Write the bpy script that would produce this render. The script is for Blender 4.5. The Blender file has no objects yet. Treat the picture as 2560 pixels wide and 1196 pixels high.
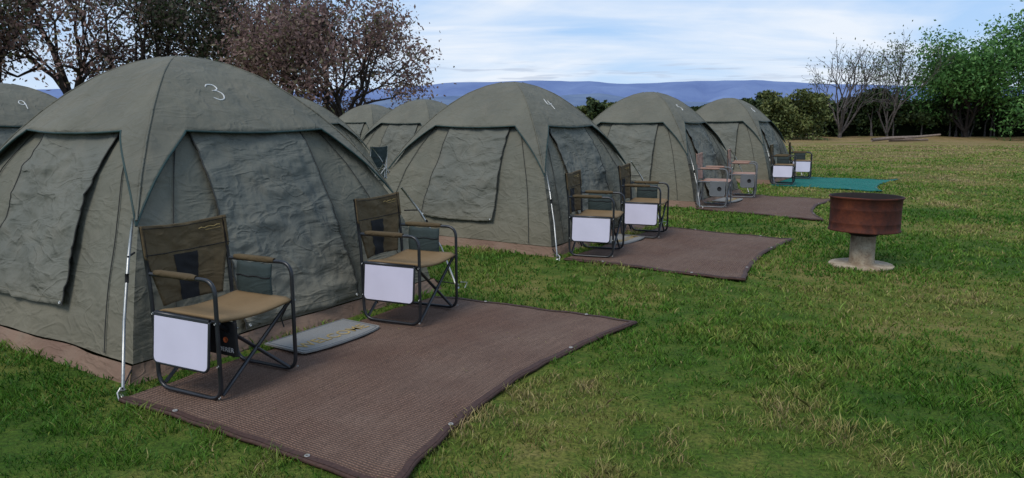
import bpy, math, random
import numpy as np
from mathutils import Vector, Matrix, noise
random.seed(7); np.random.seed(7)
scene=bpy.context.scene
rad=math.radians
# ------------------------------------------------------------------ helpers
def link(o,parent=None):
    scene.collection.objects.link(o)
    if parent is not None: o.parent=parent
    return o
def empty(name,loc=(0,0,0),rz=0):
    e=bpy.data.objects.new(name,None); e.empty_display_size=.2
    e.location=loc; e.rotation_euler=(0,0,rz); return link(e)
def mesh(name,verts,faces,mat,parent=None,smooth=True,uv=None):
    me=bpy.data.meshes.new(name); me.from_pydata([tuple(v) for v in verts],[],faces); me.update()
    if mat: me.materials.append(mat)
    if smooth: me.polygons.foreach_set('use_smooth',[True]*len(me.polygons))
    if uv is not None:
        l=me.uv_layers.new(name='UVMap')
        for lp in me.loops: l.data[lp.index].uv=uv[lp.vertex_index]
    return link(bpy.data.objects.new(name,me),parent)
def npmesh(name,V,F,mat,parent=None,smooth=False,col=None):
    me=bpy.data.meshes.new(name); n=len(V); m,k=F.shape
    me.vertices.add(n); me.vertices.foreach_set('co',np.asarray(V,dtype=np.float32).ravel())
    me.loops.add(m*k); me.loops.foreach_set('vertex_index',F.astype(np.int32).ravel())
    me.polygons.add(m); me.polygons.foreach_set('loop_start',np.arange(0,m*k,k,dtype=np.int32))
    me.polygons.foreach_set('loop_total',np.full(m,k,dtype=np.int32))
    if smooth: me.polygons.foreach_set('use_smooth',np.ones(m,dtype=bool))
    me.update(calc_edges=True)
    if col is not None:
        a=me.color_attributes.new('Col','FLOAT_COLOR','POINT'); a.data.foreach_set('color',np.asarray(col,dtype=np.float32).ravel())
    if mat: me.materials.append(mat)
    return link(bpy.data.objects.new(name,me),parent)
class Geo:
    def __init__(s): s.v=[]; s.f=[]
    def tube(s,pts,r,n=8,cap=True):
        pts=[Vector(p) for p in pts]; rs=r if isinstance(r,(list,tuple)) else [r]*len(pts)
        base=len(s.v); ref=None
        for i,p in enumerate(pts):
            a=pts[max(i-1,0)]; b=pts[min(i+1,len(pts)-1)]
            d=(b-a).normalized()
            if ref is None: ref=Vector((0,0,1)) if abs(d.z)<.9 else Vector((1,0,0))
            x=d.cross(ref)
            if x.length<1e-4: x=d.cross(Vector((0,1,0)))
            x.normalize(); y=d.cross(x).normalized(); ref=x.cross(d)
            for k in range(n):
                t=2*math.pi*k/n; s.v.append(p+x*math.cos(t)*rs[i]+y*math.sin(t)*rs[i])
        for i in range(len(pts)-1):
            for k in range(n):
                a=base+i*n+k; b=base+i*n+(k+1)%n
                s.f.append((a,b,b+n,a+n))
        if cap:
            s.f.append(tuple(base+k for k in range(n))); e=base+(len(pts)-1)*n
            s.f.append(tuple(e+n-1-k for k in range(n)))
    def box(s,x0,x1,y0,y1,z0,z1):
        b=len(s.v)
        for z in(z0,z1):
            for (x,y) in((x0,y0),(x1,y0),(x1,y1),(x0,y1)): s.v.append(Vector((x,y,z)))
        for f in((0,3,2,1),(4,5,6,7),(0,1,5,4),(1,2,6,5),(2,3,7,6),(3,0,4,7)): s.f.append(tuple(b+i for i in f))
    def grid(s,P):
        b=len(s.v); n=len(P); m=len(P[0])
        for row in P: s.v.extend(row)
        for i in range(n-1):
            for j in range(m-1):
                s.f.append((b+i*m+j,b+i*m+j+1,b+(i+1)*m+j+1,b+(i+1)*m+j))
    def lathe(s,prof,n=40,c=(0,0,0)):
        b=len(s.v)
        for (r,z) in prof:
            for k in range(n):
                t=2*math.pi*k/n; s.v.append(Vector((c[0]+r*math.cos(t),c[1]+r*math.sin(t),c[2]+z)))
        for i in range(len(prof)-1):
            for k in range(n):
                a=b+i*n+k; d=b+i*n+(k+1)%n; s.f.append((a,d,d+n,a+n))
    def obj(s,name,mat,parent=None,smooth=True): return mesh(name,s.v,s.f,mat,parent,smooth)
def rounded(pts,r,n=5):
    pts=[Vector(p) for p in pts]; out=[pts[0]]
    for i in range(1,len(pts)-1):
        p=pts[i]; a=(pts[i-1]-p); b=(pts[i+1]-p); rr=min(r,a.length*.49,b.length*.49)
        A=p+a.normalized()*rr; B=p+b.normalized()*rr
        for k in range(n+1):
            t=k/n; out.append(A*(1-t)**2+p*2*t*(1-t)+B*t*t)
    out.append(pts[-1]); return out
def solid(o,t,off=0):
    m=o.modifiers.new('s','SOLIDIFY'); m.thickness=t; m.offset=off; return o
def bevel(o,w,seg=3):
    m=o.modifiers.new('b','BEVEL'); m.width=w; m.segments=seg; m.limit_method='ANGLE'; return o
# ------------------------------------------------------------------ materials
class M:
    def __init__(s,name,rough=.8,spec=.3):
        s.m=bpy.data.materials.new(name); s.m.use_nodes=True; s.t=s.m.node_tree; s.b=s.t.nodes['Principled BSDF']
        s.b.inputs['Roughness'].default_value=rough; s.b.inputs['Specular IOR Level'].default_value=spec
    def n(s,typ): return s.t.nodes.new(typ)
    def l(s,a,b): s.t.links.new(a,b)
    def coord(s,kind='Object'): return s.n('ShaderNodeTexCoord').outputs[kind]
    def pos(s): return s.n('ShaderNodeNewGeometry').outputs['Position']
    def mapping(s,vec,scale=(1,1,1),rot=(0,0,0)):
        m=s.n('ShaderNodeMapping'); s.l(vec,m.inputs[0]); m.inputs['Scale'].default_value=scale; m.inputs['Rotation'].default_value=rot
        return m.outputs[0]
    def noise(s,vec,scale,detail=4,rough=.55,dist=0):
        m=s.n('ShaderNodeTexNoise'); s.l(vec,m.inputs['Vector']); m.inputs['Scale'].default_value=scale
        m.inputs['Detail'].default_value=detail; m.inputs['Roughness'].default_value=rough; m.inputs['Distortion'].default_value=dist
        return m.outputs['Fac']
    def ramp(s,fac,stops):
        m=s.n('ShaderNodeValToRGB'); s.l(fac,m.inputs[0]); e=m.color_ramp.elements
        while len(e)<len(stops): e.new(.5)
        for el,(p,c) in zip(e,stops):
            el.position=p; el.color=(c[0],c[1],c[2],1) if not isinstance(c,(int,float)) else (c,c,c,1)
        return m.outputs[0]
    def mix(s,fac,a,b,blend='MIX'):
        m=s.n('ShaderNodeMixRGB'); m.blend_type=blend
        for i,x in enumerate((fac,a,b)):
            if isinstance(x,(int,float)): m.inputs[i].default_value=x if i==0 else (x,x,x,1)
            elif isinstance(x,tuple): m.inputs[i].default_value=(*x,1)
            else: s.l(x,m.inputs[i])
        return m.outputs[0]
    def math(s,op,a,b=0.0):
        m=s.n('ShaderNodeMath'); m.operation=op
        for i,x in enumerate((a,b)):
            if isinstance(x,(int,float)): m.inputs[i].default_value=x
            else: s.l(x,m.inputs[i])
        return m.outputs[0]
    def bump(s,h,strength=.5,dist=.01,prev=None):
        m=s.n('ShaderNodeBump'); s.l(h,m.inputs['Height']); m.inputs['Strength'].default_value=strength; m.inputs['Distance'].default_value=dist
        if prev is not None: s.l(prev,m.inputs['Normal'])
        return m.outputs[0]
    def col(s,c):
        if isinstance(c,tuple): s.b.inputs['Base Color'].default_value=(*c,1)
        else: s.l(c,s.b.inputs['Base Color'])
    def nor(s,n): s.l(n,s.b.inputs['Normal'])
def simple(name,c,rough=.6,spec=.4,var=.25,scale=12,metal=0):
    m=M(name,rough,spec); f=m.noise(m.coord(),scale,5)
    m.col(m.mix(m.ramp(f,[(.35,0.0),(.7,1.0)]),tuple(x*(1-var) for x in c),tuple(min(1,x*(1+var)) for x in c)))
    m.b.inputs['Metallic'].default_value=metal
    m.nor(m.bump(f,.2,.003)); return m.m
def fabric(name,c1,c2,dirt=(.18,.155,.115),wr=1.0,low=False):
    m=M(name,.85,.2); co=m.coord()
    big=m.noise(co,1.3,3); f=m.noise(co,5,6,.6,.6)
    base=m.mix(m.ramp(big,[(.35,0.0),(.65,1.0)]),c1,c2)
    base=m.mix(m.math('MULTIPLY',m.ramp(f,[(.48,0.0),(.8,1.0)]),.35),base,dirt)
    st=m.noise(m.mapping(co,(3.5,3.5,.5)),1.5,4,.6)
    base=m.mix(m.math('MULTIPLY',m.ramp(st,[(.5,0.0),(.75,1.0)]),.25),base,tuple(x*.7 for x in c1))
    if low:
        sp=m.n('ShaderNodeSeparateXYZ'); m.l(co,sp.inputs[0])
        dz=m.math('MULTIPLY',m.ramp(m.math('ADD',sp.outputs['Z'],m.math('MULTIPLY',f,.3)),[(.15,1.0),(.75,0.0)]),.45)
        base=m.mix(dz,base,(.19,.155,.10))
    m.col(base)
    w1=m.noise(m.mapping(co,(1.6,1.6,.8),(.5,.6,.3)),1.6,2,.4,.8)
    w2=m.noise(m.mapping(co,(1,1,2.4),(.7,-.4,.2)),3.5,3,.5,.7)
    w3=m.noise(m.mapping(co,(3,3,.8),(-.5,.5,.2)),3.0,3,.5,.5)
    # sharp creases: ridges of a distorted noise
    cr=m.noise(m.mapping(co,(1,1,1.8),(.3,.5,.1)),2.4,2,.5,1.2)
    cr=m.ramp(m.math('ABSOLUTE',m.math('SUBTRACT',cr,.5)),[(0.0,1.0),(.05,0.0)])
    fine=m.noise(co,350,2)
    n=m.bump(w1,.60*wr,.09); n=m.bump(w2,.60*wr,.040,n); n=m.bump(w3,.55*wr,.026,n); n=m.bump(cr,.32*wr,.012,n); n=m.bump(fine,.12,.002,n)
    m.nor(n); return m.m
FLY=fabric('tent_fly_canvas',(.110,.108,.085),(.142,.137,.106))
WALL=fabric('tent_wall_canvas',(.118,.117,.092),(.148,.143,.110),low=True,wr=1.1)
PANEL=fabric('tent_panel_canvas',(.116,.120,.102),(.146,.146,.120),wr=1.5,low=True)
SKIRT=fabric('groundsheet_brown',(.17,.105,.075),(.22,.145,.10))
PIPE=simple('dark_green_piping',(.010,.034,.030),.6)
SEAM=simple('dark_seam',(.030,.030,.026),.8)
STEEL=simple('galvanised_steel',(.42,.42,.40),.4,.5,.15,30,.85)
CHALK=simple('chalk_mark',(.60,.60,.58),.9)
BLACK=simple('black_powder_coat',(.014,.015,.018),.35,.5)
BLACKF=simple('black_mesh_fabric',(.010,.010,.011),.9)
OLIVE=fabric('olive_brown_canvas',(.078,.055,.029),(.108,.078,.041),(.12,.095,.055),.9)
SEATM=fabric('seat_canvas',(.18,.118,.058),(.22,.145,.075),(.21,.16,.09),.3)
GREYP=fabric('grey_green_pocket',(.03,.045,.045),(.045,.06,.058),(.06,.07,.07),.5)
TAN=fabric('tan_canvas',(.30,.18,.14),(.36,.23,.18),(.3,.22,.16),.6)
GREYT=simple('grey_tube',(.13,.135,.14),.4,.5)
WHITE=simple('white_laminate',(.60,.57,.68),.35,.5,.04,4)
GREYL=simple('grey_laminate',(.11,.115,.12),.5,.4,.1,4)
WHITEP=simple('white_tube',(.65,.65,.63),.5)
ORANGE=simple('orange_print',(.6,.12,.03),.7)
PRINT=simple('white_print',(.6,.6,.6),.7)
GOLD=simple('gold_print',(.34,.24,.09),.8)
WELC=M('grey_coir_mat',.95,.1); _c=WELC.coord(); _f=WELC.noise(_c,90,3); _g=WELC.noise(_c,9,4)
WELC.col(WELC.mix(_g,WELC.mix(_f,(.14,.14,.135),(.28,.28,.27)),(.24,.23,.21))); WELC.nor(WELC.bump(_f,.8,.008)); WELC=WELC.m
def matmat(name,a,b,dust):
    m=M(name,.85,.25); uv=m.n('ShaderNodeTexCoord').outputs['UV']
    w=m.n('ShaderNodeTexWave'); w.wave_type='BANDS'; w.bands_direction='X'; m.l(uv,w.inputs['Vector']); w.inputs['Scale'].default_value=19; w.inputs['Distortion'].default_value=.8; w.inputs['Detail'].default_value=1
    w2=m.n('ShaderNodeTexWave'); w2.wave_type='BANDS'; w2.bands_direction='Y'; m.l(uv,w2.inputs['Vector']); w2.inputs['Scale'].default_value=14; w2.inputs['Distortion'].default_value=1.2; w2.inputs['Detail'].default_value=1
    k=m.math('MULTIPLY',w.outputs['Fac'],m.math('ADD',m.math('MULTIPLY',w2.outputs['Fac'],.7),.3))
    co=m.pos(); big=m.noise(co,1.6,5); fine=m.noise(co,110,3,.7); st=m.noise(m.mapping(uv,(1.2,9,1)),2.5,3)
    c=m.mix(m.ramp(k,[(.05,0.0),(.7,1.0)]),a,b)
    c=m.mix(m.math('MULTIPLY',m.ramp(big,[(.35,0.0),(.7,1.0)]),.45),c,dust)
    c=m.mix(m.math('MULTIPLY',m.ramp(st,[(.4,0.0),(.65,1.0)]),.22),c,tuple(x*.5 for x in a))
    c=m.mix(m.ramp(fine,[(.38,.6),(.55,0.0)]),c,tuple(x*.35 for x in a))
    m.col(c); n=m.bump(k,1.0,.007); n=m.bump(big,.5,.03,n); m.nor(n); return m.m
BROWNM=matmat('brown_woven_mat',(.085,.045,.030),(.28,.165,.115),(.25,.175,.13))
TEALM=matmat('teal_woven_mat',(.0,.10,.08),(.01,.28,.22),(.05,.25,.2))
HEM=simple('brown_hem',(.060,.030,.022),.7,.3,.3,60)
THEM=simple('teal_hem',(.0,.12,.10),.7,.3,.3,60)
EYE=simple('dull_eyelet',(.30,.29,.27),.5,.5)
# ---- lawn
GR=M('lawn_soil',.95,.1); p=GR.pos()
a=GR.noise(p,.45,5,.6,.4); b=GR.noise(p,2.4,5,.65)
sep=GR.n('ShaderNodeSeparateXYZ'); GR.l(p,sep.inputs[0])
far=GR.math('MINIMUM',GR.math('MAXIMUM',GR.math('MULTIPLY',GR.math('SUBTRACT',sep.outputs['Y'],9.0),1/36.0),0.0),1.0)
d=GR.math('ADD',GR.math('ADD',GR.math('MULTIPLY',a,.75),GR.math('MULTIPLY',b,.45)),GR.math('MULTIPLY',far,.18))
f=GR.noise(p,45,4,.7); f2=GR.noise(p,11,5,.7)
d=GR.math('ADD',d,GR.math('MULTIPLY',GR.math('SUBTRACT',f2,.5),.3))
c=GR.ramp(d,[(.42,(.035,.090,.010)),(.55,(.080,.135,.018)),(.66,(.18,.185,.040)),(.76,(.28,.22,.08)),(.9,(.32,.21,.12))])
c=GR.mix(GR.ramp(f,[(.35,.7),(.6,0.0)]),c,(.025,.036,.008))
GR.col(c); GR.nor(GR.bump(f,.8,.03,GR.bump(GR.noise(p,6,4),.5,.06))); GRS=GR.m
GB=M('grass_blade',.55,.25); at=GB.n('ShaderNodeVertexColor'); at.layer_name='Col'; GB.col(at.outputs[0])
tr=GB.n('ShaderNodeBsdfTranslucent'); GB.l(at.outputs[0],tr.inputs[0]); ms=GB.n('ShaderNodeMixShader'); ms.inputs[0].default_value=.3
GB.l(GB.b.outputs[0],ms.inputs[1]); GB.l(tr.outputs[0],ms.inputs[2]); GB.l(ms.outputs[0],GB.t.nodes['Material Output'].inputs[0]); GBL=GB.m
def leafmat(name,stops,trans=True):
    m=M(name,.6,.25); g=m.n('ShaderNodeNewGeometry').outputs['Random Per Island']
    big=m.noise(m.pos(),.7,2)
    f=m.math('ADD',m.math('MULTIPLY',g,.6),m.math('MULTIPLY',big,.4))
    c=m.ramp(f,stops); m.col(c)
    if trans:
        tr=m.n('ShaderNodeBsdfTranslucent'); m.l(c,tr.inputs[0]); s=m.n('ShaderNodeMixShader'); s.inputs[0].default_value=.3
        m.l(m.b.outputs[0],s.inputs[1]); m.l(tr.outputs[0],s.inputs[2]); m.l(s.outputs[0],m.t.nodes['Material Output'].inputs[0])
    return m.m
RUST_L=leafmat('rusty_leaves',[(.15,(.12,.070,.070)),(.42,(.20,.125,.115)),(.62,(.28,.185,.155)),(.8,(.12,.13,.055))])
DARK_L=leafmat('dark_green_leaves',[(.15,(.025,.042,.016)),(.45,(.060,.080,.034)),(.6,(.12,.095,.078)),(.85,(.20,.155,.125))])
GREEN_L=leafmat('bright_green_leaves',[(.15,(.030,.090,.020)),(.5,(.075,.19,.045)),(.85,(.19,.35,.10))])
HEDGE_L=leafmat('hedge_leaves',[(.15,(.010,.020,.007)),(.5,(.027,.050,.015)),(.85,(.080,.105,.033))],False)
OLIVE_L=leafmat('olive_leaves',[(.15,(.035,.05,.014)),(.5,(.085,.11,.03)),(.85,(.17,.18,.06))],False)
BARE_L=leafmat('sparse_leaves',[(.2,(.05,.08,.03)),(.8,(.13,.17,.06))])
BARK=simple('bark',(.040,.033,.030),.95,.1,.4,8)
BARKG=simple('grey_bark',(.10,.088,.083),.95,.1,.4,8)
DARKIN=simple('hedge_shade_fill',(.006,.009,.004),1,.0)  # near-black colour standing in for the shade inside hedges
# ------------------------------------------------------------------ camera
H=1.5
cam=bpy.data.cameras.new('camera'); co=bpy.data.objects.new('camera',cam); link(co)
cam.sensor_width=36; cam.lens=26.0; cam.clip_end=20000; cam.clip_start=.05
co.location=(0,0,H); co.rotation_euler=(rad(90-9.15),0,0); scene.camera=co
# ------------------------------------------------------------------ world and sun
SE,SA=rad(52),rad(215)
w=bpy.data.worlds.new('World'); scene.world=w; w.use_nodes=True; t=w.node_tree; bg=t.nodes['Background']
sky=t.nodes.new('ShaderNodeTexSky'); sky.sky_type='NISHITA'; sky.sun_disc=False; sky.sun_elevation=SE; sky.sun_rotation=SA
sky.air_density=1.0; sky.dust_density=.3; sky.ozone_density=3.0
tc=t.nodes.new('ShaderNodeTexCoord'); sp=t.nodes.new('ShaderNodeSeparateXYZ'); t.links.new(tc.outputs['Generated'],sp.inputs[0])
def wm(op,a,b=0.0):
    m=t.nodes.new('ShaderNodeMath'); m.operation=op
    for i,x in enumerate((a,b)):
        if isinstance(x,(int,float)): m.inputs[i].default_value=x
        else: t.links.new(x,m.inputs[i])
    return m.outputs[0]
def wmix(f,a,b,blend='MIX'):
    m=t.nodes.new('ShaderNodeMixRGB'); m.blend_type=blend
    for i,x in enumerate((f,a,b)):
        if isinstance(x,tuple): m.inputs[i].default_value=(*x,1)
        elif isinstance(x,(int,float)): m.inputs[i].default_value=x
        else: t.links.new(x,m.inputs[i])
    return m.outputs[0]
def wramp(f,stops):
    m=t.nodes.new('ShaderNodeValToRGB'); t.links.new(f,m.inputs[0]); e=m.color_ramp.elements
    while len(e)<len(stops): e.new(.5)
    for el,(p,v) in zip(e,stops): el.position=p; el.color=(v,v,v,1)
    return m.outputs[0]
def wnoise(scl,rot,sc,det,dist):
    mp=t.nodes.new('ShaderNodeMapping'); mp.inputs['Scale'].default_value=scl; mp.inputs['Rotation'].default_value=(0,0,rot); t.links.new(cx.outputs[0],mp.inputs[0])
    nz=t.nodes.new('ShaderNodeTexNoise'); nz.inputs['Scale'].default_value=sc; nz.inputs['Detail'].default_value=det; nz.inputs['Roughness'].default_value=.55; nz.inputs['Distortion'].default_value=dist
    t.links.new(mp.outputs[0],nz.inputs['Vector']); return nz.outputs['Fac']
zz=wm('ADD',wm('MAXIMUM',sp.outputs['Z'],0.0),.16)
cx=t.nodes.new('ShaderNodeCombineXYZ'); t.links.new(wm('DIVIDE',sp.outputs['X'],zz),cx.inputs[0]); t.links.new(wm('DIVIDE',sp.outputs['Y'],zz),cx.inputs[1])
n1=wnoise((.55,1.0,1),.45,.9,9,.9); n2=wnoise((.45,1.5,1),.25,1.7,8,.7)
low=wramp(sp.outputs['Z'],[(0.0,1.0),(.10,.30),(.30,.0)])
blue=wmix(.8,sky.outputs[0],(3.1,5.2,8.6))
veil=wmix(low,blue,(5.4,6.8,8.5))
cl=wm('ADD',wm('MULTIPLY',wramp(n1,[(.40,0.0),(.68,1.0)]),.85),wm('MULTIPLY',wramp(n2,[(.46,0.0),(.74,1.0)]),.45))
cl=wm('MINIMUM',cl,.92)
skyc=wmix(cl,veil,(7.5,8.0,8.7))
cmb=t.nodes.new('ShaderNodeCombineXYZ'); t.links.new(wm('MULTIPLY',sp.outputs['X'],7.0),cmb.inputs[0]); t.links.new(wm('MULTIPLY',sp.outputs['Z'],90.0),cmb.inputs[1])
nb=t.nodes.new('ShaderNodeTexNoise'); nb.inputs['Scale'].default_value=1.6; nb.inputs['Detail'].default_value=4; t.links.new(cmb.outputs[0],nb.inputs['Vector'])
band=wramp(sp.outputs['Z'],[(0.045,0.0),(.055,1.0),(.066,1.0),(.08,0.0)])
bars=wm('MULTIPLY',wm('MULTIPLY',wramp(nb.outputs['Fac'],[(.53,0.0),(.62,1.0)]),band),.6)
skyc=wmix(bars,skyc,(4.2,4.9,6.2))
t.links.new(skyc,bg.inputs[0]); bg.inputs[1].default_value=.115
sl=bpy.data.lights.new('sun','SUN'); sl.energy=2.0; sl.angle=rad(24); sl.color=(1,.95,.88)
so=bpy.data.objects.new('sun',sl); link(so)
sd=Vector((math.sin(SA)*math.cos(SE),math.cos(SA)*math.cos(SE),math.sin(SE)))
so.rotation_euler=(-sd).to_track_quat('-Z','Y').to_euler()
# ------------------------------------------------------------------ ground
ys=[-30,-5,0]+[i for i in range(1,40)]+[45,55,70,100,160,300,700,1500,3000,9000]
xs=[-9000,-3000,-1000,-300,-100,-50]+list(range(-30,31,2))+[50,100,300,1000,3000,9000]
g=Geo(); g.grid([[Vector((x,y,0)) for x in xs] for y in ys]); g.obj('ground',GRS)
EARTH=M('dry_earth',.95,.1); _p=EARTH.pos(); _f=EARTH.noise(_p,1.2,6,.7); EARTH.col(EARTH.mix(EARTH.ramp(_f,[(.35,0.0),(.7,1.0)]),(.17,.15,.05),(.33,.21,.12))); EARTH.nor(EARTH.bump(_f,.8,.2)); EARTH=EARTH.m
g=Geo(); P=[]
for i in range(81):
    x=8+i*.75; row=[]
    for j in range(7):
        y=50+j*1.9+1.2*noise.noise((x*.15,j*.3,0)); z=.02+.28*math.exp(-((j-4)/1.6)**2)*(.6+.8*abs(noise.noise((x*.3,j*.4,2))))
        if j in(0,): z=-.02
        row.append(Vector((x,y,z)))
    P.append(row)
g.grid(P); g.obj('earth_bank',EARTH)
# ------------------------------------------------------------------ tents
ANG=rad(-32)
prof=[(0,2.0),(.15,1.985),(.35,1.93),(.58,1.835),(.8,1.70),(.98,1.57),(1.2,1.38),(1.42,1.15),(1.62,.88),(1.80,.55),(1.93,.25),(2.0,0)]
pz=np.array([p[1] for p in prof])[::-1]; ps=np.array([p[0] for p in prof])[::-1]
def S(z): return float(np.interp(z,pz,ps))
def wrk(k,e,z,seed):
    return noise.noise((e*1.6+z*1.1+seed*7.3,z*1.7-e*.9+k*5.1,seed))
def FP(k,a,z,off,seed,amp=.022,e=None):
    s=S(z); h=s/math.sqrt(2)
    if e is not None: a=max(-1,min(1,e/max(h,1e-3)))
    bul=.01*h if z>1.3 else .01*h*max(0,(z-.7)/.6)
    ed=(1-a*a)
    n=h+off+bul*ed-.045*ed*math.sin(min(1,z/1.3)*math.pi)+amp*ed*wrk(k,a*h,z,seed)*2
    ee=a*(h+off) if e is None else e
    c,sn=[(1,0),(0,1),(-1,0),(0,-1)][k]
    return Vector((n*c-ee*sn,n*sn+ee*c,z))
AE=.68
def zedge(a):
    a=abs(a)
    if a<AE: return 1.43-.02*math.cos(a/AE*math.pi/2)
    t=(a-AE)/(1-AE)
    return 1.43-.56*(.50*t**.8+.50*t**2.6)
def flyoff(k,a,v,seed):
    return .022+(.065*v**2.5+.016*v*noise.noise((a*5+seed,v*2,k)))*(1-abs(a)**8)
DIG={'3':[[(-.5,.75),(-.2,1),(.3,.95),(.42,.65),(.1,.45),(-.15,.42),(.25,.38),(.5,.1),(.35,-.3),(-.1,-.45),(-.5,-.25)]],
 '4':[[(-.1,1),(-.4,.2),(.45,.3)],[(.3,.75),(.15,-.5)]],
 '5':[[(.45,.9),(-.25,.85),(-.3,.35),(.2,.35),(.4,0),(.1,-.4),(-.4,-.3)]],
 '6':[[(.3,.9),(-.2,.5),(-.35,0),(0,-.4),(.35,-.1),(.1,.2),(-.3,0)]],
 '9':[[(.3,.5),(0,.25),(-.35,.45),(-.25,.85),(.1,.95),(.32,.6),(.25,-.45)]]}
def smoothline(p,n=6):
    p=[Vector((x,y,0)) for x,y in p]; out=[]
    for i in range(len(p)-1):
        a=p[max(i-1,0)];b=p[i];c=p[i+1];d=p[min(i+2,len(p)-1)]
        for k in range(n):
            t=k/n; out.append(.5*((2*b)+(c-a)*t+(2*a-5*b+4*c-d)*t*t+(3*b-a-3*c+d)*t**3))
    out.append(p[-1]); return out
def tent(c,seed,digit=None,rot=0,sc=1.0,digface=0,de=-.15,dw=.0050,ds=1.0):
    T=empty('dome_tent',(c[0],c[1],0),ANG+rot); T.scale=(sc,sc,sc)
    zs=list(np.linspace(.10,1.3,32))+list(np.linspace(1.36,1.9,8))
    As=[math.sin(x*math.pi/2) for x in np.linspace(-1,1,45)]
    g=Geo()
    def fold(k,a,z):
        # tension folds running from the lower corners
        q=noise.noise((a*3.2+z*2.2*(1 if a>0 else -1)+seed*1.7,z*1.1+k*3,seed)); r=max(0,1-abs(q)*4)
        return .010*r*r*(1-a*a)*min(1,1.6-z if z>.6 else 1)
    for k in range(4): g.grid([[FP(k,a,z,-.010+fold(k,a,z)+.010*(1-a*a)*noise.noise((a*5+k,z*3-a*3,seed*2)),seed) for a in As] for z in zs])
    g.obj('canvas_walls',WALL,T)
    g=Geo()
    for k in range(4):
        g.grid([[FP(k,a,z,.012+(.03*(1-z/.11)+.018*noise.noise((a*5+k*3,z*9,seed))),seed) for a in As] for z in (0.0,.03,.06,.09,.10+.0)])
    g.obj('groundsheet_skirt',SKIRT,T)
    A2=sorted(set([round(x,4) for x in list(np.linspace(-.66,.66,19))+[s*v for s in(-1,1) for v in(.68,.685,.70,.72,.75,.78,.81,.84,.87,.90,.93,.965,1)]]))
    g=Geo(); edge=Geo()
    for k in range(4):
        P=[]
        for i in range(25):
            v=i/24
            P.append([FP(k,a,1.995-(1.995-zedge(a))*v**1.15,flyoff(k,a,v,seed),seed) for a in A2])
        g.grid(P); edge.tube([p+Vector((0,0,-.003)) for p in P[-1]],.008,6)
    o=g.obj('fly_roof',FLY,T); solid(o,.006)
    edge.obj('fly_piping',PIPE,T)
    g=Geo()
    for k in range(4):
        g.tube([FP(k,1,z,.027,seed) for z in np.linspace(1.99,.9,24)],.0075,5)
    g.obj('ridge_seam',FLY,T)
    for k,(el0,er0,el1,er1,z0,z1,nm) in {3:(-.50,.56,-.38,.50,.33,1.45,'window_flap'),0:(-.62,.46,-.54,.42,.13,1.45,'door_panel'),1:(-.5,.5,-.42,.42,.33,1.45,'window_flap'),2:(-.5,.5,-.42,.42,.33,1.45,'window_flap')}.items():
        g=Geo(); P=[]
        for i in range(61):
            v=i/60; z=z0+(z1-z0)*v; row=[]
            for j in range(41):
                u=j/40; e=(el0+(el1-el0)*v)*(1-u)+(er0+(er1-er0)*v)*u
                wx=noise.noise((e*2,z*2,seed+k))*.5
                wv=noise.noise((e*1.3+z*3.2+seed*3+wx,z*1.7-e*1.8,seed+k*2.7)); wv2=noise.noise((e*2.5+z*6,z*4-e*3+wx,seed+k)); wv3=noise.noise((e*9+z*5,z*9-e*4,seed+k))
                wd=max(0,1-abs(wv)*3.4); wd2=max(0,1-abs(wv2)*3.6)
                off=.018+.019*wd*wd*(3-2*wd)+.011*wd2*wd2+.003*wv3+.010*(1-v)
                lo=0
                if nm=='window_flap': lo=.018*math.sin(u*math.pi)
                row.append(FP(k,0,z-lo*(1-v),off,seed,e=e))
            P.append(row)
        g.grid(P); solid(g.obj(nm,PANEL,T),.005,-1)
        g=Geo()
        g.tube([P[i][0] for i in range(61)],.0055,5); g.tube([P[i][-1] for i in range(61)],.0045,5)
        g.obj('seam',SEAM,T)
        g=Geo(); g.tube(list(P[2]),.0025,4); g.obj('hem_stitch',WALL,T)
        g=Geo()
        for q in(P[1][1],P[1][-2]):
            nn=Vector([(1,0,0),(0,1,0),(-1,0,0),(0,-1,0)][k]); g.tube([q+nn*.003,q+nn*.009],.009,10)
        g.obj('eyelets',WHITEP,T)
    g=Geo()
    for k in range(4):
        for sgn in(-1,1):
            g.tube([FP(k,0,z,.002,seed,e=sgn*(.80*S(z)/math.sqrt(2)-.02)) for z in np.linspace(.12,1.42,20)],.004,4)
    g.obj('wall_seams',SEAM,T)
    g=Geo(); gb=Geo()
    for (dx,dy) in((1,-1),(1,1),(-1,1),(-1,-1)):
        q=1/math.sqrt(2); f=lambda s,z:Vector((dx*q*s,dy*q*s,z))
        g.tube([f(2.20,0),f(2.06,.38),f(1.88,.70),f(1.72,.92)],.009,8)
        g.tube([f(2.20,.0),f(2.20,.035)],.02,8)
        g.tube([f(2.26,-.02),f(2.29,.05),f(2.23,.055)],.005,6)
        gb.tube([f(1.88,.72),f(1.74,.72)],.006,6); gb.tube([f(1.885,.68),f(1.93,.61)],.007,6); gb.tube([f(1.93,.63),f(1.945,.58)],.012,6)
        gb.tube([f(2.20,.04),f(2.0,.08)],.005,6)
    g.obj('poles',STEEL,T); gb.obj('hooks_and_straps',BLACKF,T)
    if digit:
        g=Geo()
        for st in DIG[digit]:
            pts=[]
            for p in smoothline(st):
                z=1.68+p.y*.078*ds; e=de+p.x*.105*ds; a=e/(S(z)/math.sqrt(2))
                v=((1.995-z)/(1.995-zedge(a)))**(1/1.15)
                pts.append(FP(digface,0,z,flyoff(digface,a,v,seed)+.0075,seed,e=e))
            g.tube(pts,dw,5)
        g.obj('chalk_number',CHALK,T)
    return T
TC=[(-2.638,6.027),(0.0,10.05),(2.70,14.7),(5.60,19.4)]
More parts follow.
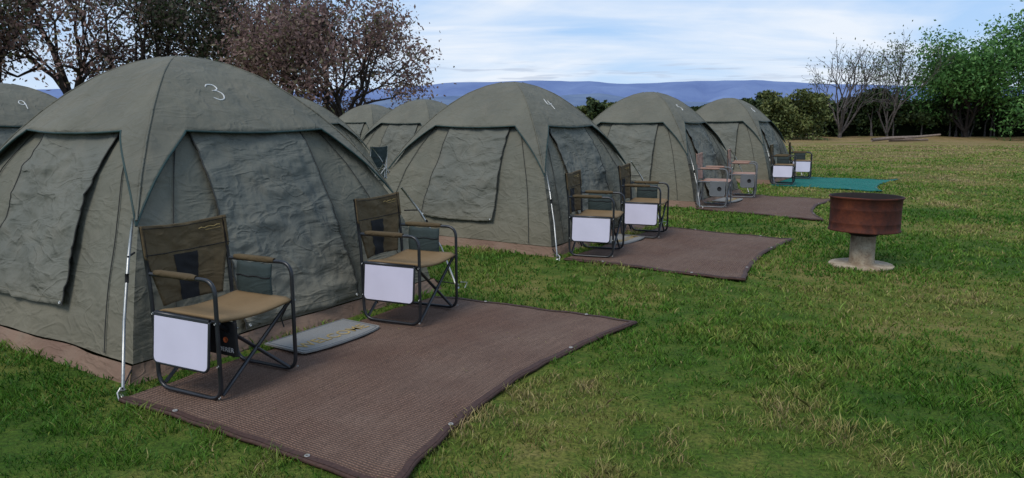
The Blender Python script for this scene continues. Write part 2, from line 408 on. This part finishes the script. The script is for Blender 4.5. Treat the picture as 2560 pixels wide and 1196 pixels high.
tent(TC[0],1,'3'); tent(TC[1],2,'4',de=-.06,dw=.0050,ds=1.1); tent(TC[2],3,'5',de=-.05,sc=1.02,dw=.006); tent(TC[3],4,'6',de=-.05,sc=1.03,dw=.006)
BT=[(-7.05,10.4),(-4.6,15.2),(-2.15,18.4),(-4.55,24.2)]
tent(BT[0],5,'9',de=-.02,dw=.0055); tent(BT[1],6); tent(BT[2],7); tent(BT[3],8)
# ------------------------------------------------------------------ mats
def coons(A,B,C,D,sag_out,sag_side,sag_far,n=40):
    A,B,C,D=[Vector((*p,0)) for p in(A,B,C,D)]
    def edge(P,Q,s,inward):
        d=(Q-P).normalized(); nrm=Vector((-d.y,d.x,0))
        if nrm.dot(inward)<0: nrm=-nrm
        return lambda t:P.lerp(Q,t)+nrm*s*4*t*(1-t)
    cen=(A+B+C+D)/4
    eAB=edge(A,B,0,cen-A); eDC=edge(D,C,sag_out,cen-(C+D)/2); eAD=edge(A,D,sag_side,cen-(A+D)/2); eBC=edge(B,C,sag_far,cen-(B+C)/2)
    P=[]
    for i in range(n+1):
        u=i/n; row=[]
        for j in range(n+1):
            v=j/n
            p=(1-v)*eAB(u)+v*eDC(u)+(1-u)*eAD(v)+u*eBC(v)-((1-u)*(1-v)*A+u*(1-v)*B+u*v*C+(1-u)*v*D)
            row.append(p)
        P.append(row)
    return P
excl=[]
def matt(A,B,C,D,so_,ss,sf,m,hem,seed):
    T=empty('outdoor_mat')
    n=44; P=coons(A,B,C,D,so_,ss,sf,n)
    L=(Vector(B)-Vector(A)).length; Wd=(Vector(D)-Vector(A)).length
    vs=[];uv=[];f=[]
    for i in range(n+1):
        for j in range(n+1):
            p=P[i][j]; z=.022+.014*noise.noise((p.x*2.0,p.y*2.0,seed))+.007*noise.noise((p.x*6,p.y*6,seed))
            eg=max(0,(j/n-.9)*10)
            z+=.03*eg*max(0,abs(i/n-.5)*2-.7)*2
            wv=.018*eg*noise.noise((i*.35,seed,0))
            P[i][j]=Vector((p.x+wv,p.y-wv*.5,max(z,.012))); vs.append(P[i][j]); uv.append((i/n*L,j/n*Wd))
    for i in range(n):
        for j in range(n):
            a=i*(n+1)+j; f.append((a,a+n+1,a+n+2,a+1))
    o=mesh('woven_sheet',vs,f,m,T,True,uv); solid(o,.008)
    g=Geo()
    ring=[P[0][j] for j in range(n+1)]+[P[i][n] for i in range(1,n+1)]+[P[n][j] for j in range(n-1,-1,-1)]
    k=.035
    def off(p,i,j):
        q=p.copy()
        if i==0: q+= (P[1][j]-P[0][j]).normalized()*k
        if i==n: q+= (P[n-1][j]-P[n][j]).normalized()*k
        if j==n: q+= (P[i][n-1]-P[i][n]).normalized()*k
        return q
    idx=[(0,j) for j in range(n+1)]+[(i,n) for i in range(1,n+1)]+[(n,j) for j in range(n-1,-1,-1)]
    up=Vector((0,0,.009))
    g.grid([[P[i][j]+up for i,j in idx],[off(P[i][j],i,j)+up for i,j in idx]]); g.tube([p-Vector((0,0,.004)) for p in ring],.012,6)
    g.obj('hem',hem,T)
    ey=Geo()
    for q in range(10,len(idx)-4,22):
        i,j=idx[q]; c=off(P[i][j],i,j)*.5+P[i][j]*.5+Vector((0,0,.011))
        ey.tube([c+Vector((math.cos(t_)*.010,math.sin(t_)*.010,0)) for t_ in np.linspace(0,2*math.pi,13)],.0035,6,False)
    ey.obj('eyelets',EYE,T)
    excl.append([(p.x,p.y) for p in ring[::3]])
matt((-2.10,3.78),(-.66,6.12),(.92,5.28),(-.48,2.78),.20,.02,-.06,BROWNM,HEM,1)
matt((.56,7.84),(2.10,10.25),(3.50,9.10),(2.16,6.72),.13,.05,-.04,BROWNM,HEM,2)
matt((3.10,12.4),(4.55,14.9),(6.03,13.78),(4.63,10.9),.25,.04,.0,BROWNM,HEM,3)
matt((5.95,17.0),(7.5,19.6),(9.59,18.4),(7.72,15.4),.25,.08,.0,TEALM,THEM,4)
matt((-4.9,22.0),(-3.6,24.0),(-5.6,25.4),(-7.0,23.5),.1,.0,.0,TEALM,THEM,5)
# ------------------------------------------------------------------ welcome mats
def text(body,size,mat,parent,loc,rot,ext=.0015,sx=1.0,bold=0.0):
    cu=bpy.data.curves.new('lettering','FONT'); cu.body=body; cu.size=size; cu.extrude=ext; cu.align_x='CENTER'; cu.align_y='CENTER'
    cu.materials.append(mat); cu.space_character=1.1; cu.offset=bold
    o=bpy.data.objects.new('lettering',cu); link(o,parent); o.location=loc; o.rotation_euler=rot; o.scale=(sx,1,1); return o
def welcome(c,z=.036,rot=0):
    T=empty('welcome_mat',(c[0],c[1],z),rad(58)+rot)
    g=Geo(); out=[(-.36,.20),(-.36,-.15)]
    for k in range(0,13):
        a=math.pi+math.pi*k/12; out.append((.36*math.cos(a),-.15+.06*math.sin(a)))
    out+=[(.36,.20)]
    b=len(out); vs=[Vector((x,y,0)) for x,y in out]+[Vector((x,y,.012)) for x,y in out]
    fs=[tuple(range(b,2*b))]+[(i,(i+1)%b,b+(i+1)%b,b+i) for i in range(b)]
    mesh('pad',vs,fs,WELC,T,False)
    text('WELCOME',.14,GOLD,T,(0,-.07,.0145),(0,0,0),.0008,.85,.001)
    g=Geo(); g.tube([Vector((x*.94,y*.93,.0125)) for x,y in out+[out[0]]],.003,4); g.obj('border',GREYL,T)
welcome((-1.27,4.90)); welcome((1.36,9.05)); welcome((4.0,13.6))
# ------------------------------------------------------------------ chairs
def chair(c,ang,style=0,bag=False):
    fab,seat,fr,tab,pk={0:(OLIVE,SEATM,BLACK,WHITE,GREYP),1:(TAN,TAN,GREYT,GREYL,GREYT),2:(GREYP,GREYP,WHITEP,WHITEP,GREYP)}[style]
    T=empty('folding_camp_chair',(c[0],c[1],.030),ang)
    r=.0115; g=Geo(); W=.275; Lf=.24; Lb=-.24
    for s in(-1,1):
        y=s*W
        g.tube(rounded([(Lb-.055,y,.90),(Lb-.015,y,.55),(Lb,y,.012),(Lf,y,.012),(Lf,y,.655),(Lb-.01,y,.645)],.085,6),r,8)
        g.tube([(Lb,y*.95,.43),(Lf,y*.95,.43)],r,8)
    for x in(Lf-.015,Lb+.02):
        g.tube([(x,-W+.02,.03),(x,W-.02,.425)],r*.95,8); g.tube([(x-.022,W-.02,.03),(x-.022,-W+.02,.425)],r*.95,8)
        g.tube([(x+.013,0,.228),(x-.036,0,.228)],.008,8)
    g.tube([(Lb+.02,-W+.03,.20),(Lb+.02,-W+.03,.43)],r*.8,6)
    g.obj('tube_frame',fr,T)
    g=Geo()
    for s in(-1,1):
        for (x,z) in((Lf,.43),(Lb,.43),(Lf,.03),(Lb,.20),(Lf,.20)): g.tube([(x,s*(W+.010),z),(x,s*(W+.016),z)],.006,8)
    g.obj('rivets',STEEL,T)
    P=[[Vector((Lb+.02+.46*i/12, -W+.015+(2*W-.03)*j/16, .448-.03*math.sin(math.pi*j/16)*(.5+.5*math.sin(math.pi*(i/12*.8+.1)))-(.012 if i in(0,12) else 0))) for j in range(17)] for i in range(13)]
    g=Geo(); g.grid(P); solid(g.obj('seat',seat,T),.014,0)
    P=[]
    for i in range(29):
        v=i/28; z=.905-.455*v
        hw=W+.012 if v<.38 else (W+.012)-.085*((v-.38)/.62)**.8
        row=[]
        for j in range(29):
            u=j/28*2-1
            fold=(.010*noise.noise((u*2.5+v*3,v*9-u*3,c[0]*3))+.006*noise.noise((u*6,v*14-u*5,c[0])))*(1-abs(u)**4)
            x=Lb-.052+.045*v-.040*(1-u*u)*(.6+.5*v)+fold
            if abs(u)>.93 and v<.42: x+=.012
            row.append(Vector((x,u*hw,z+(.018*u*u-.018)*(1-v))))
        P.append(row)
    g=Geo(); g.grid(P); solid(g.obj('backrest',fab,T),.012,0)
    if style==0:
        g=Geo(); g.grid([[P[i][j]+Vector((.009,0,0)) for j in range(10,19)] for i in range(11,29)]); g.obj('mesh_panel',BLACKF,T)
    g=Geo(); g.tube([P[10][j]+Vector((.007,0,0)) for j in range(29)],.0025,4); g.tube([P[1][j]+Vector((.007,0,0)) for j in range(29)],.0018,4)
    g.obj('stitching',BLACKF if style==0 else fab,T)
    if style==0:
        g=Geo(); g.tube([P[3][j]+Vector((.008,0,.004*math.sin(j*2.3))) for j in range(19,27)],.0025,4); g.tube([P[4][j]+Vector((.008,0,0)) for j in range(21,27)],.0014,4); g.obj('printed_mark',GOLD,T)
    g=Geo()
    for s in(-1,1):
        pts=[(Lb+.03+.32*k/8,s*W,.657) for k in range(9)]
        g.tube(pts,[.014]+[.019]*7+[.014],10)
    g.obj('arm_pads',OLIVE if style==0 else fab,T)
    y=-W-.022
    x0,x1,z0,z1=Lb+.035,Lf-.025,.175,.435
    if style==1: x0=Lf-.27; z0=.20
    def rr(x0,x1,z0,z1,r,y):
        out=[]
        for (cx_,cz,a0,q) in((x1-r,z0+r,-90,r),(x1-.008,z1-.008,0,.008),(x0+.008,z1-.008,90,.008),(x0+r,z0+r,180,r)):
            for k in range(7):
                a=rad(a0+90*k/6); out.append(Vector((cx_+q*math.cos(a),y-.10*(z1-(cz+q*math.sin(a))),cz+q*math.sin(a))))
        return out
    o_=rr(x0,x1,z0,z1,.035,y); n_=len(o_)
    vs=[p+Vector((0,-.009,0)) for p in o_]+[p+Vector((0,.004,0)) for p in o_]
    mesh('side_table_top',vs,[tuple(range(n_)),tuple(range(2*n_-1,n_-1,-1))]+[(i,n_+i,n_+(i+1)%n_,(i+1)%n_) for i in range(n_)],tab,T,False)
    g=Geo(); g.tube([p+Vector((0,-.004,0)) for p in o_]+[o_[0]+Vector((0,-.004,0))],.0075,8)
    g.tube([(x0,y,z1+.006),(x1,y,z1+.006)],.011,8)
    g.obj('side_table_rim',fr if style!=1 else GREYT,T)
    if style==1:
        g=Geo(); g.tube([(x1-.09,y-.025,z1-.11),(x1-.09,y-.030,z1-.11)],.035,20); g.obj('cup_hole',BLACKF,T)
    if style==0:
        P=[[Vector((Lb+.07+.27*i/8, W-.014-.012*math.sin(math.pi*j/8), .635-.215*j/8+.004*math.sin(i*1.7))) for j in range(9)] for i in range(9)]
        g=Geo(); g.grid(P); solid(g.obj('organiser_pocket',GREYP,T),.012,0)
        g=Geo(); g.tube([P[i][3]+Vector((0,-.008,0)) for i in range(9)],.004,4); g.obj('pocket_edge',BLACKF,T)
        if bag:
            g=Geo(); g.box(Lb+.03,Lf+.02,-W+.10,-W+.115,.22,.41); bevel(g.obj('under_seat_bag',BLACKF,T),.006)
            text('DERER',.036,PRINT,T,(Lf-.055,-W+.097,.255),(rad(90),0,0),.0006)
            g=Geo(); g.tube([(Lf-.055,-W+.098,.310),(Lf-.055,-W+.095,.310)],.016,16); g.obj('round_mark',ORANGE,T)
        g=Geo(); g.tube([(Lb+.01,-W+.02,.20),(Lb+.06,-W+.05,.17),(Lb+.10,-W+.03,.13)],.004,5); g.tube([(Lf-.02,W-.03,.40),(Lf-.05,W-.05,.33),(Lf-.03,W-.05,.28)],.004,5); g.obj('straps',BLACKF,T)
    return T
chair((-1.615,4.06),rad(-27),0,True); chair((-.765,5.50),rad(-24))
chair((.95,8.15),rad(-20)); chair((1.72,9.48),rad(-22))
chair((3.50,12.75),rad(-24),1); chair((4.5,14.4),rad(-20),1)
chair((6.3,17.2),rad(-24)); chair((7.4,19.0),rad(-20))
chair((-3.15,16.4),rad(150),2); chair((-5.5,25.4),rad(150),2)
# ------------------------------------------------------------------ braai / fire drum
RUST=M('rusty_steel',.75,.3); co_=RUST.coord(); f=RUST.noise(co_,5,8,.65,.5); f2=RUST.noise(co_,30,5,.7)
c=RUST.ramp(f,[(.3,(.022,.008,.006)),(.5,(.075,.018,.009)),(.66,(.12,.030,.012)),(.85,(.18,.065,.028))])
c=RUST.mix(RUST.math('MULTIPLY',RUST.ramp(f2,[(.5,0.0),(.75,1.0)]),.6),c,(.02,.008,.007)); RUST.col(c); RUST.nor(RUST.bump(f2,.5,.005)); RUST=RUST.m
SOOT=simple('sooty_steel',(.016,.011,.010),.9)
CONC=M('worn_concrete',.9,.2); co_=CONC.coord(); f=CONC.noise(co_,9,7,.65); f2=CONC.noise(co_,60,4)
CONC.col(CONC.mix(CONC.ramp(f2,[(.5,0.0),(.75,1.0)]),CONC.ramp(f,[(.35,(.24,.17,.11)),(.55,(.38,.31,.22)),(.75,(.50,.43,.33))]),(.18,.14,.1))); CONC.nor(CONC.bump(f,.5,.01)); CONC=CONC.m
B=empty('braai_fire_drum',(3.64,7.57,0),rad(20))
g=Geo(); g.lathe([(.31,.0),(.315,.015),(.305,.024),(.12,.030),(.0,.031)],40)
for i,v in enumerate(g.v):
    k=1+.06*noise.noise((v.x*4,v.y*4,0)); g.v[i]=Vector((v.x*k,v.y*k,v.z))
g.obj('concrete_footing',CONC,B)
g=Geo(); g.lathe([(.128,.025),(.122,.08),(.121,.34),(.0,.34)],32); g.obj('post',CONC,B)
g=Geo(); g.lathe([(.135,.325),(.14,.33),(.14,.372),(.0,.373)],32); g.obj('collar',SOOT,B)
g=Geo(); pr=[(.0,.374),(.325,.374),(.345,.378),(.348,.386),(.338,.396),(.336,.46),(.338,.466),(.336,.472),(.337,.60),(.339,.605),(.338,.611),(.342,.710),(.353,.718),(.353,.730),(.343,.732)]
g.lathe(pr,56)
for i,v in enumerate(g.v):
    k=1+.015*noise.noise((v.x*5,v.y*5,v.z*6)); g.v[i]=Vector((v.x*k,v.y*k,v.z+.006*noise.noise((v.x*3,v.y*3,1))))
g.obj('drum',RUST,B)
g=Geo(); g.lathe([(.343,.732),(.331,.725),(.328,.47),(.0,.46)],56); g.obj('drum_inside',SOOT,B)
g=Geo()
for x in np.linspace(-.28,.28,13):
    yy=math.sqrt(.325**2-x*x); g.tube([(x,-yy,.66),(x,yy,.66)],.006,6)
g.tube([(-.32,0,.652),(.32,0,.652)],.007,6); g.obj('grill_bars',SOOT,B)
WOOD=simple('weathered_wood',(.16,.11,.08),.9,.2,.4,14)
g=Geo(); g.box(-.14,.16,-.035,.035,0,.05); o=g.obj('timber_offcut',WOOD,None,False); o.location=(-1.23,2.70,0); o.rotation_euler=(0,.05,rad(20)); bevel(o,.008)
T=empty('felled_log',(27,51,0),rad(8)); g=Geo(); g.tube([(-2.6,0,.15),(-1,.1,.28),(.8,0,.35),(2.4,-.1,.5)],[.12,.11,.09,.06],8); g.tube([(-1,.5,.12),(1.8,.3,.15)],[.09,.07],8); g.tube([(-.4,0,.3),(.6,-.7,.15)],[.05,.03],6); g.obj('log',simple('pale_log',(.20,.15,.12),.9),T)
# ------------------------------------------------------------------ trees
def leaves(centers,spread,per,size,rng,flat=.8):
    C=np.repeat(np.array(centers),per,axis=0); n=len(C)
    C=C+rng.normal(0,1,(n,3))*np.array([spread,spread,spread*flat])
    a=rng.normal(0,1,(n,3)); a/=np.linalg.norm(a,axis=1)[:,None]
    b=rng.normal(0,1,(n,3)); b-= (a*b).sum(1)[:,None]*a; b/=np.linalg.norm(b,axis=1)[:,None]
    s=(size*rng.uniform(.5,1.3,n))[:,None]
    V=np.stack([C-a*s,C+b*s*.45,C+a*s,C-b*s*.45],1).reshape(-1,3)
    return V,np.arange(4*n).reshape(n,4)
def tree(name,loc,Hh,R,seed,nst=4,depth=5,per=30,lsize=.13,spread=.35,lmat=RUST_L,bark=BARK,tr=.16,trunk=.12,up=.35,split=(2,3),low=0,thin=.12,tmax=.75):
    rng=np.random.RandomState(seed); T=empty(name,(loc[0],loc[1],0),rng.uniform(0,6))
    segs=[];tips=[];mids=[]
    def br(p,d,L,r,k):
        pts=[p];rs=[r]; q=p.copy(); dd=d.copy()
        for i in range(3):
            dd=dd+rng.normal(0,.13,3)+np.array([0,0,up*.12]); dd/=np.linalg.norm(dd); q=q+dd*L/3; pts.append(q); rs.append(r*(1-.14*(i+1)))
        segs.append((pts,rs,k))
        if k==0: tips.append(q); return
        if k<=1+low: mids.append(pts[2])
        for j in range(rng.randint(split[0],split[1]+1)):
            s=rng.normal(0,1,3); s-=s.dot(dd)*dd; s/=np.linalg.norm(s)
            nd=dd+s*rng.uniform(.45,.9)+np.array([0,0,up*.3]); nd/=np.linalg.norm(nd)
            br(q if j<2 else pts[2],nd,L*rng.uniform(.66,.9),r*.60,k-1)
    th=Hh*trunk
    segs.append(([np.zeros(3),np.array([.03,0,th*.5]),np.array([0.,.03,th])],[tr*1.5,tr*1.15,tr],9))
    for i in range(nst):
        a=2*math.pi*i/nst+rng.uniform(-.4,.4); t=.2+(tmax-.2)*((i*.618)%1)**.8; d=np.array([math.cos(a)*t,math.sin(a)*t,1.]); d/=np.linalg.norm(d)
        br(np.array([0,0,th*rng.uniform(.7,1)]),d,Hh*.27*rng.uniform(.75,1.05),tr*.75,depth-1)
    tp=np.array(tips); mz=np.percentile(tp[:,2],99)+spread; mr=np.percentile(np.hypot(tp[:,0],tp[:,1]),93)+spread
    sc=np.array([R/mr,R/mr,Hh/mz])
    g=Geo()
    for pts,rs,k in segs: g.tube([Vector((p*sc)[0:3]) if (p*sc)[2]>-.1 else Vector((p[0]*sc[0],p[1]*sc[1],0)) for p in pts],[max(x,.010) for x in rs],6 if k>2 else 4,False)
    g.obj('trunk_and_limbs',bark,T)
    if per:
        cs=np.array(tips+mids)*sc; cs=cs[cs[:,2]>.6]
        keep=rng.uniform(0,1,len(cs))>thin
        V,F=leaves(cs[keep],spread,per,lsize,rng); npmesh('foliage',V,F,lmat,T)
    return T
tree('tree',(-9.0,40),8.8,6.0,11,9,5,32,.12,.46,RUST_L,BARK,.17,.12,up=.05,low=1,tmax=1.3)
tree('tree',(-12.9,42),9.9,5.2,12,8,5,26,.12,.46,RUST_L,BARK,.17,.14,up=.15,low=1,tmax=1.0)
tree('tree',(-17.4,43),11.2,5.2,13,6,5,26,.13,.50,DARK_L,BARK,.18,.2,up=.15,low=1,tmax=1.1,thin=.2)
tree('tree',(-20.4,42),11.4,5.4,14,6,5,28,.13,.50,DARK_L,BARK,.18,.22,up=.15,low=1,tmax=1.1,thin=.2)
tree('tree',(-23.4,40),11.0,5.2,15,6,5,28,.13,.50,RUST_L,BARK,.2,.24,up=.15,low=1,tmax=1.1,thin=.2)
tree('tree',(-26.4,38),11.0,5.0,16,6,5,28,.13,.50,DARK_L,BARK,.2,.26,up=.15,low=1,tmax=1.1,thin=.2)
tree('tree',(-31.5,42),11.0,5.4,18,5,5,26,.13,.50,DARK_L,BARK,.2,.26,up=.2,tmax=1.1)
tree('tree',(34.6,57),7.9,4.6,21,8,5,44,.15,.50,GREEN_L,BARK,.16,.08,up=.2,low=1,thin=.25,tmax=1.0)
tree('tree',(39.2,55),10.2,5.0,22,7,5,44,.15,.55,GREEN_L,BARK,.18,.10,up=.3,low=1,thin=.25,tmax=.9)
tree('tree',(44.0,58),9.5,4.6,28,6,5,36,.16,.55,GREEN_L,BARK,.18,.10,up=.3,low=1,thin=.25,tmax=.9)
tree('bare_tree',(24.6,56),7.4,4.0,23,8,5,1,.10,.3,BARE_L,BARKG,.12,.06,up=.15,tmax=1.0)
tree('bare_tree',(28.6,57),7.8,3.6,24,7,5,5,.10,.35,BARE_L,BARKG,.10,.05,up=.8)
def hedge(name,x0,x1,y0,y1,h0,h1,n,size,lm,seed,inside=True,amp=.22):
    rng=np.random.RandomState(seed); T=empty(name)
    def top(x): return noise.noise((x*.30,seed,0))*1.1+noise.noise((x*.9,seed,3))*.7
    u=rng.uniform(0,1,n); x=x0+(x1-x0)*u; yc=y0+(y1-y0)*u
    hh=(h0+(h1-h0)*u)*(1+amp*np.array([top(a) for a in x]))
    z=hh*rng.uniform(0,1,n)**.6
    lump=np.array([noise.noise((a*.8,b*.9,seed+9)) for a,b in zip(x,z)])
    d=rng.normal(0,.55,n)-1.6*lump
    cen=np.stack([x,yc+d,z],1)
    a=rng.normal(0,1,(n,3)); a/=np.linalg.norm(a,axis=1)[:,None]
    b=rng.normal(0,1,(n,3)); b-=(a*b).sum(1)[:,None]*a; b/=np.linalg.norm(b,axis=1)[:,None]
    s=(size*rng.uniform(.5,1.3,n))[:,None]
    V=np.stack([cen-a*s,cen+b*s*.5,cen+a*s,cen-b*s*.5],1).reshape(-1,3)
    keep=~((z<1.1)&(rng.uniform(0,1,n)<.75)) if inside else np.ones(n,bool)
    V=V.reshape(n,4,3)[keep].reshape(-1,3); n=int(keep.sum())
    npmesh('foliage',V,np.arange(4*n).reshape(n,4),lm,T)
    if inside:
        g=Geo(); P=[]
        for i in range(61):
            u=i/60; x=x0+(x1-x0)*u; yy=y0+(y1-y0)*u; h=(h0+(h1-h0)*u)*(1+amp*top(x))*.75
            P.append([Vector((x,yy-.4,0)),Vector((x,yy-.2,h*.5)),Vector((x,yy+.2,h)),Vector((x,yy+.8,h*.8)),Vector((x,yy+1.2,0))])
        g.grid(P); g.obj('dark_inner_fill',DARKIN,T)  # added dark filling mass, blocks light through the leaf cloud
        g=Geo()
        for i in range(int(abs(x1-x0)/1.1)):
            u=rng.uniform(0,1); x=x0+(x1-x0)*u; yy=y0+(y1-y0)*u-1.0
            g.tube([(x,yy,0),(x+rng.normal(0,.2),yy,1.2),(x+rng.normal(0,.5),yy,2.4)],[.07,.05,.03],5)
        g.obj('stems',BARKG,T)
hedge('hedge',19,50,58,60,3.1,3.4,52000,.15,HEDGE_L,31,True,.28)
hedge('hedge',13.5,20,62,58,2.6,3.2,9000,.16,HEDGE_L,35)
hedge('bush',18.0,22.4,54,54,3.4,3.0,9000,.12,OLIVE_L,32,False,.35)
hedge('bush',-4,14,95,85,2.6,3.6,14000,.22,OLIVE_L,33)
hedge('bush',-60,-4,70,95,3.2,2.6,26000,.25,OLIVE_L,34)
hedge('bush',8.0,10.0,80,80,4.0,3.6,2500,.2,HEDGE_L,36,False)
# ------------------------------------------------------------------ mountains
def ridge(name,pts,dist,base_d,mat,seed,ruf):
    xs_=[p[0] for p in pts]; ysx=[p[1] for p in pts]; P=[]
    for i in range(241):
        px=xs_[0]+(xs_[-1]-xs_[0])*i/240; el=(300-np.interp(px,xs_,ysx))/1850
        az=(px-1280)/1850; row=[]
        for j in range(15):
            v=j/14; D=dist+(base_d-dist)*v
            h=el*dist*(1-v)**1.3
            h+=ruf*el*dist*(noise.noise((px*.012+v*1.5,v*2.4,seed))+.5*noise.noise((px*.035,v*5,seed)))*min(1,v*3)*(1-v)
            h+=el*dist*.02*noise.noise((px*.02,0,seed))
            row.append(Vector((az*D,D,max(h,-1) if v<1 else -2)))
        P.append(row)
    g=Geo(); g.grid(P); return g.obj(name,mat)
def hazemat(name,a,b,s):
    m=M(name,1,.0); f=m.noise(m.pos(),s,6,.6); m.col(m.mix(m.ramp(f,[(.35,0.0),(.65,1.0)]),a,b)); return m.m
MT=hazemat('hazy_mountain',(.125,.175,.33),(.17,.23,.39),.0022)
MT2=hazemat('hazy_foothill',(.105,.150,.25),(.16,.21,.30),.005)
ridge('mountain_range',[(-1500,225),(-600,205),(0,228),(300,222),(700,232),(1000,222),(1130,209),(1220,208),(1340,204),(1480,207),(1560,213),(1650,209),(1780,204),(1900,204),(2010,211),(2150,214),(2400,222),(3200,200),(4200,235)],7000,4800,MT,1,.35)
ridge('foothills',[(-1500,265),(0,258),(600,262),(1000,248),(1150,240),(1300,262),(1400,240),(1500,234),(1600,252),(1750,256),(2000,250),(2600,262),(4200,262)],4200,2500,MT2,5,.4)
# ------------------------------------------------------------------ grass blades
def inside(poly,X,Y):
    r=np.zeros(len(X),bool); n=len(poly)
    for i in range(n):
        x1,y1=poly[i]; x2,y2=poly[(i+1)%n]
        if y1==y2: continue
        r^=((y1>Y)!=(y2>Y))&(X<(x2-x1)*(Y-y1)/(y2-y1)+x1)
    return r
N=480000; rng=np.random.RandomState(3)
Y=2.0*np.exp(rng.uniform(0,1,N)*math.log(44/2.0)); X=rng.uniform(-1,1,N)*(.78*Y+1.6)
m=np.ones(N,bool)
onmat=np.zeros(N,bool)
for p in excl:
    pp=np.array(p); cen=pp.mean(0); onmat|=inside([tuple(cen+(q-cen)*.992) for q in pp],X,Y)
ca,sa=math.cos(ANG),math.sin(ANG)
for c in TC+BT:
    dx,dy=X-c[0],Y-c[1]; lx=dx*ca+dy*sa; ly=-dx*sa+dy*ca; m&=~((abs(lx)<1.40)&(abs(ly)<1.40))
m&=~((X-3.64)**2+(Y-7.57)**2<.31**2)
m&=~(onmat&(rng.uniform(0,1,N)>.0035))
X,Y,onmat=X[m],Y[m],onmat[m]; n=len(X)
n1=np.array([noise.noise((a*.40,b*.40,0)) for a,b in zip(X,Y)]); n2=np.array([noise.noise((a*1.5,b*1.5,5)) for a,b in zip(X,Y)]); n3=np.array([noise.noise((a*6,b*6,9)) for a,b in zip(X,Y)])
cl=.7*n2+.9*n3
keep=(rng.uniform(0,1,n)<np.clip(.72+cl*1.1-.25*n1,.08,1))|onmat
X,Y,cl,n1,n2,n3,onmat=[q[keep] for q in(X,Y,cl,n1,n2,n3,onmat)]; n=len(X)
ht=rng.uniform(.014,.042,n)*(1+.7*np.clip(cl-.4*n1,-.6,1)); tall=rng.uniform(0,1,n)<.008; ht[tall]*=2.0
ht*=1+.012*Y
wd=.0018*np.maximum(1,Y/2.6)*rng.uniform(.7,1.4,n)
a=rng.uniform(0,2*math.pi,n); la=rng.uniform(0,2*math.pi,n); ln=rng.uniform(.2,1.3,n)*ht
z0=np.zeros(n); z0[onmat]=.036; ht[onmat]=.004; ln[onmat]=rng.uniform(.01,.03,onmat.sum())
c0=np.stack([X,Y,z0],1); dw=np.stack([np.cos(a)*wd,np.sin(a)*wd,np.zeros(n)],1)
dw[onmat]*=.6
ld=np.stack([np.cos(la)*ln,np.sin(la)*ln,ht],1); mid=c0+ld*np.array([.35,.35,.6])
V=np.stack([c0-dw,c0+dw,mid+dw*.8,c0+ld,mid-dw*.8],1).reshape(-1,3)
rd=rng.uniform(0,1,n)
dryx=np.clip((X-.35*Y)/4,-.6,1)
d=.38+.50*n1+.44*n2+.28*n3+.30*(rd-.5)+.32*np.clip((Y-7)/30,0,1)+.09*dryx
d[rd>.96]+=.30; d[onmat]=.85
st=[0,.30,.48,.64,.80,1.1]; cols=np.array([(.045,.140,.012),(.080,.200,.018),(.140,.260,.032),(.25,.31,.060),(.39,.34,.12),(.44,.33,.17)])
C=np.stack([np.interp(d,st,cols[:,i]) for i in range(3)],1)*rng.uniform(.6,1.25,n)[:,None]
C=np.concatenate([C,np.ones((n,1))],1)
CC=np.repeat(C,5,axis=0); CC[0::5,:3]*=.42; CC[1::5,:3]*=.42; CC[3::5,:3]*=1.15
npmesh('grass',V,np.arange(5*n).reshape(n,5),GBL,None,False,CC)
scene.view_settings.view_transform='Standard'; scene.view_settings.look='None'; scene.view_settings.exposure=0
print('blades',n)
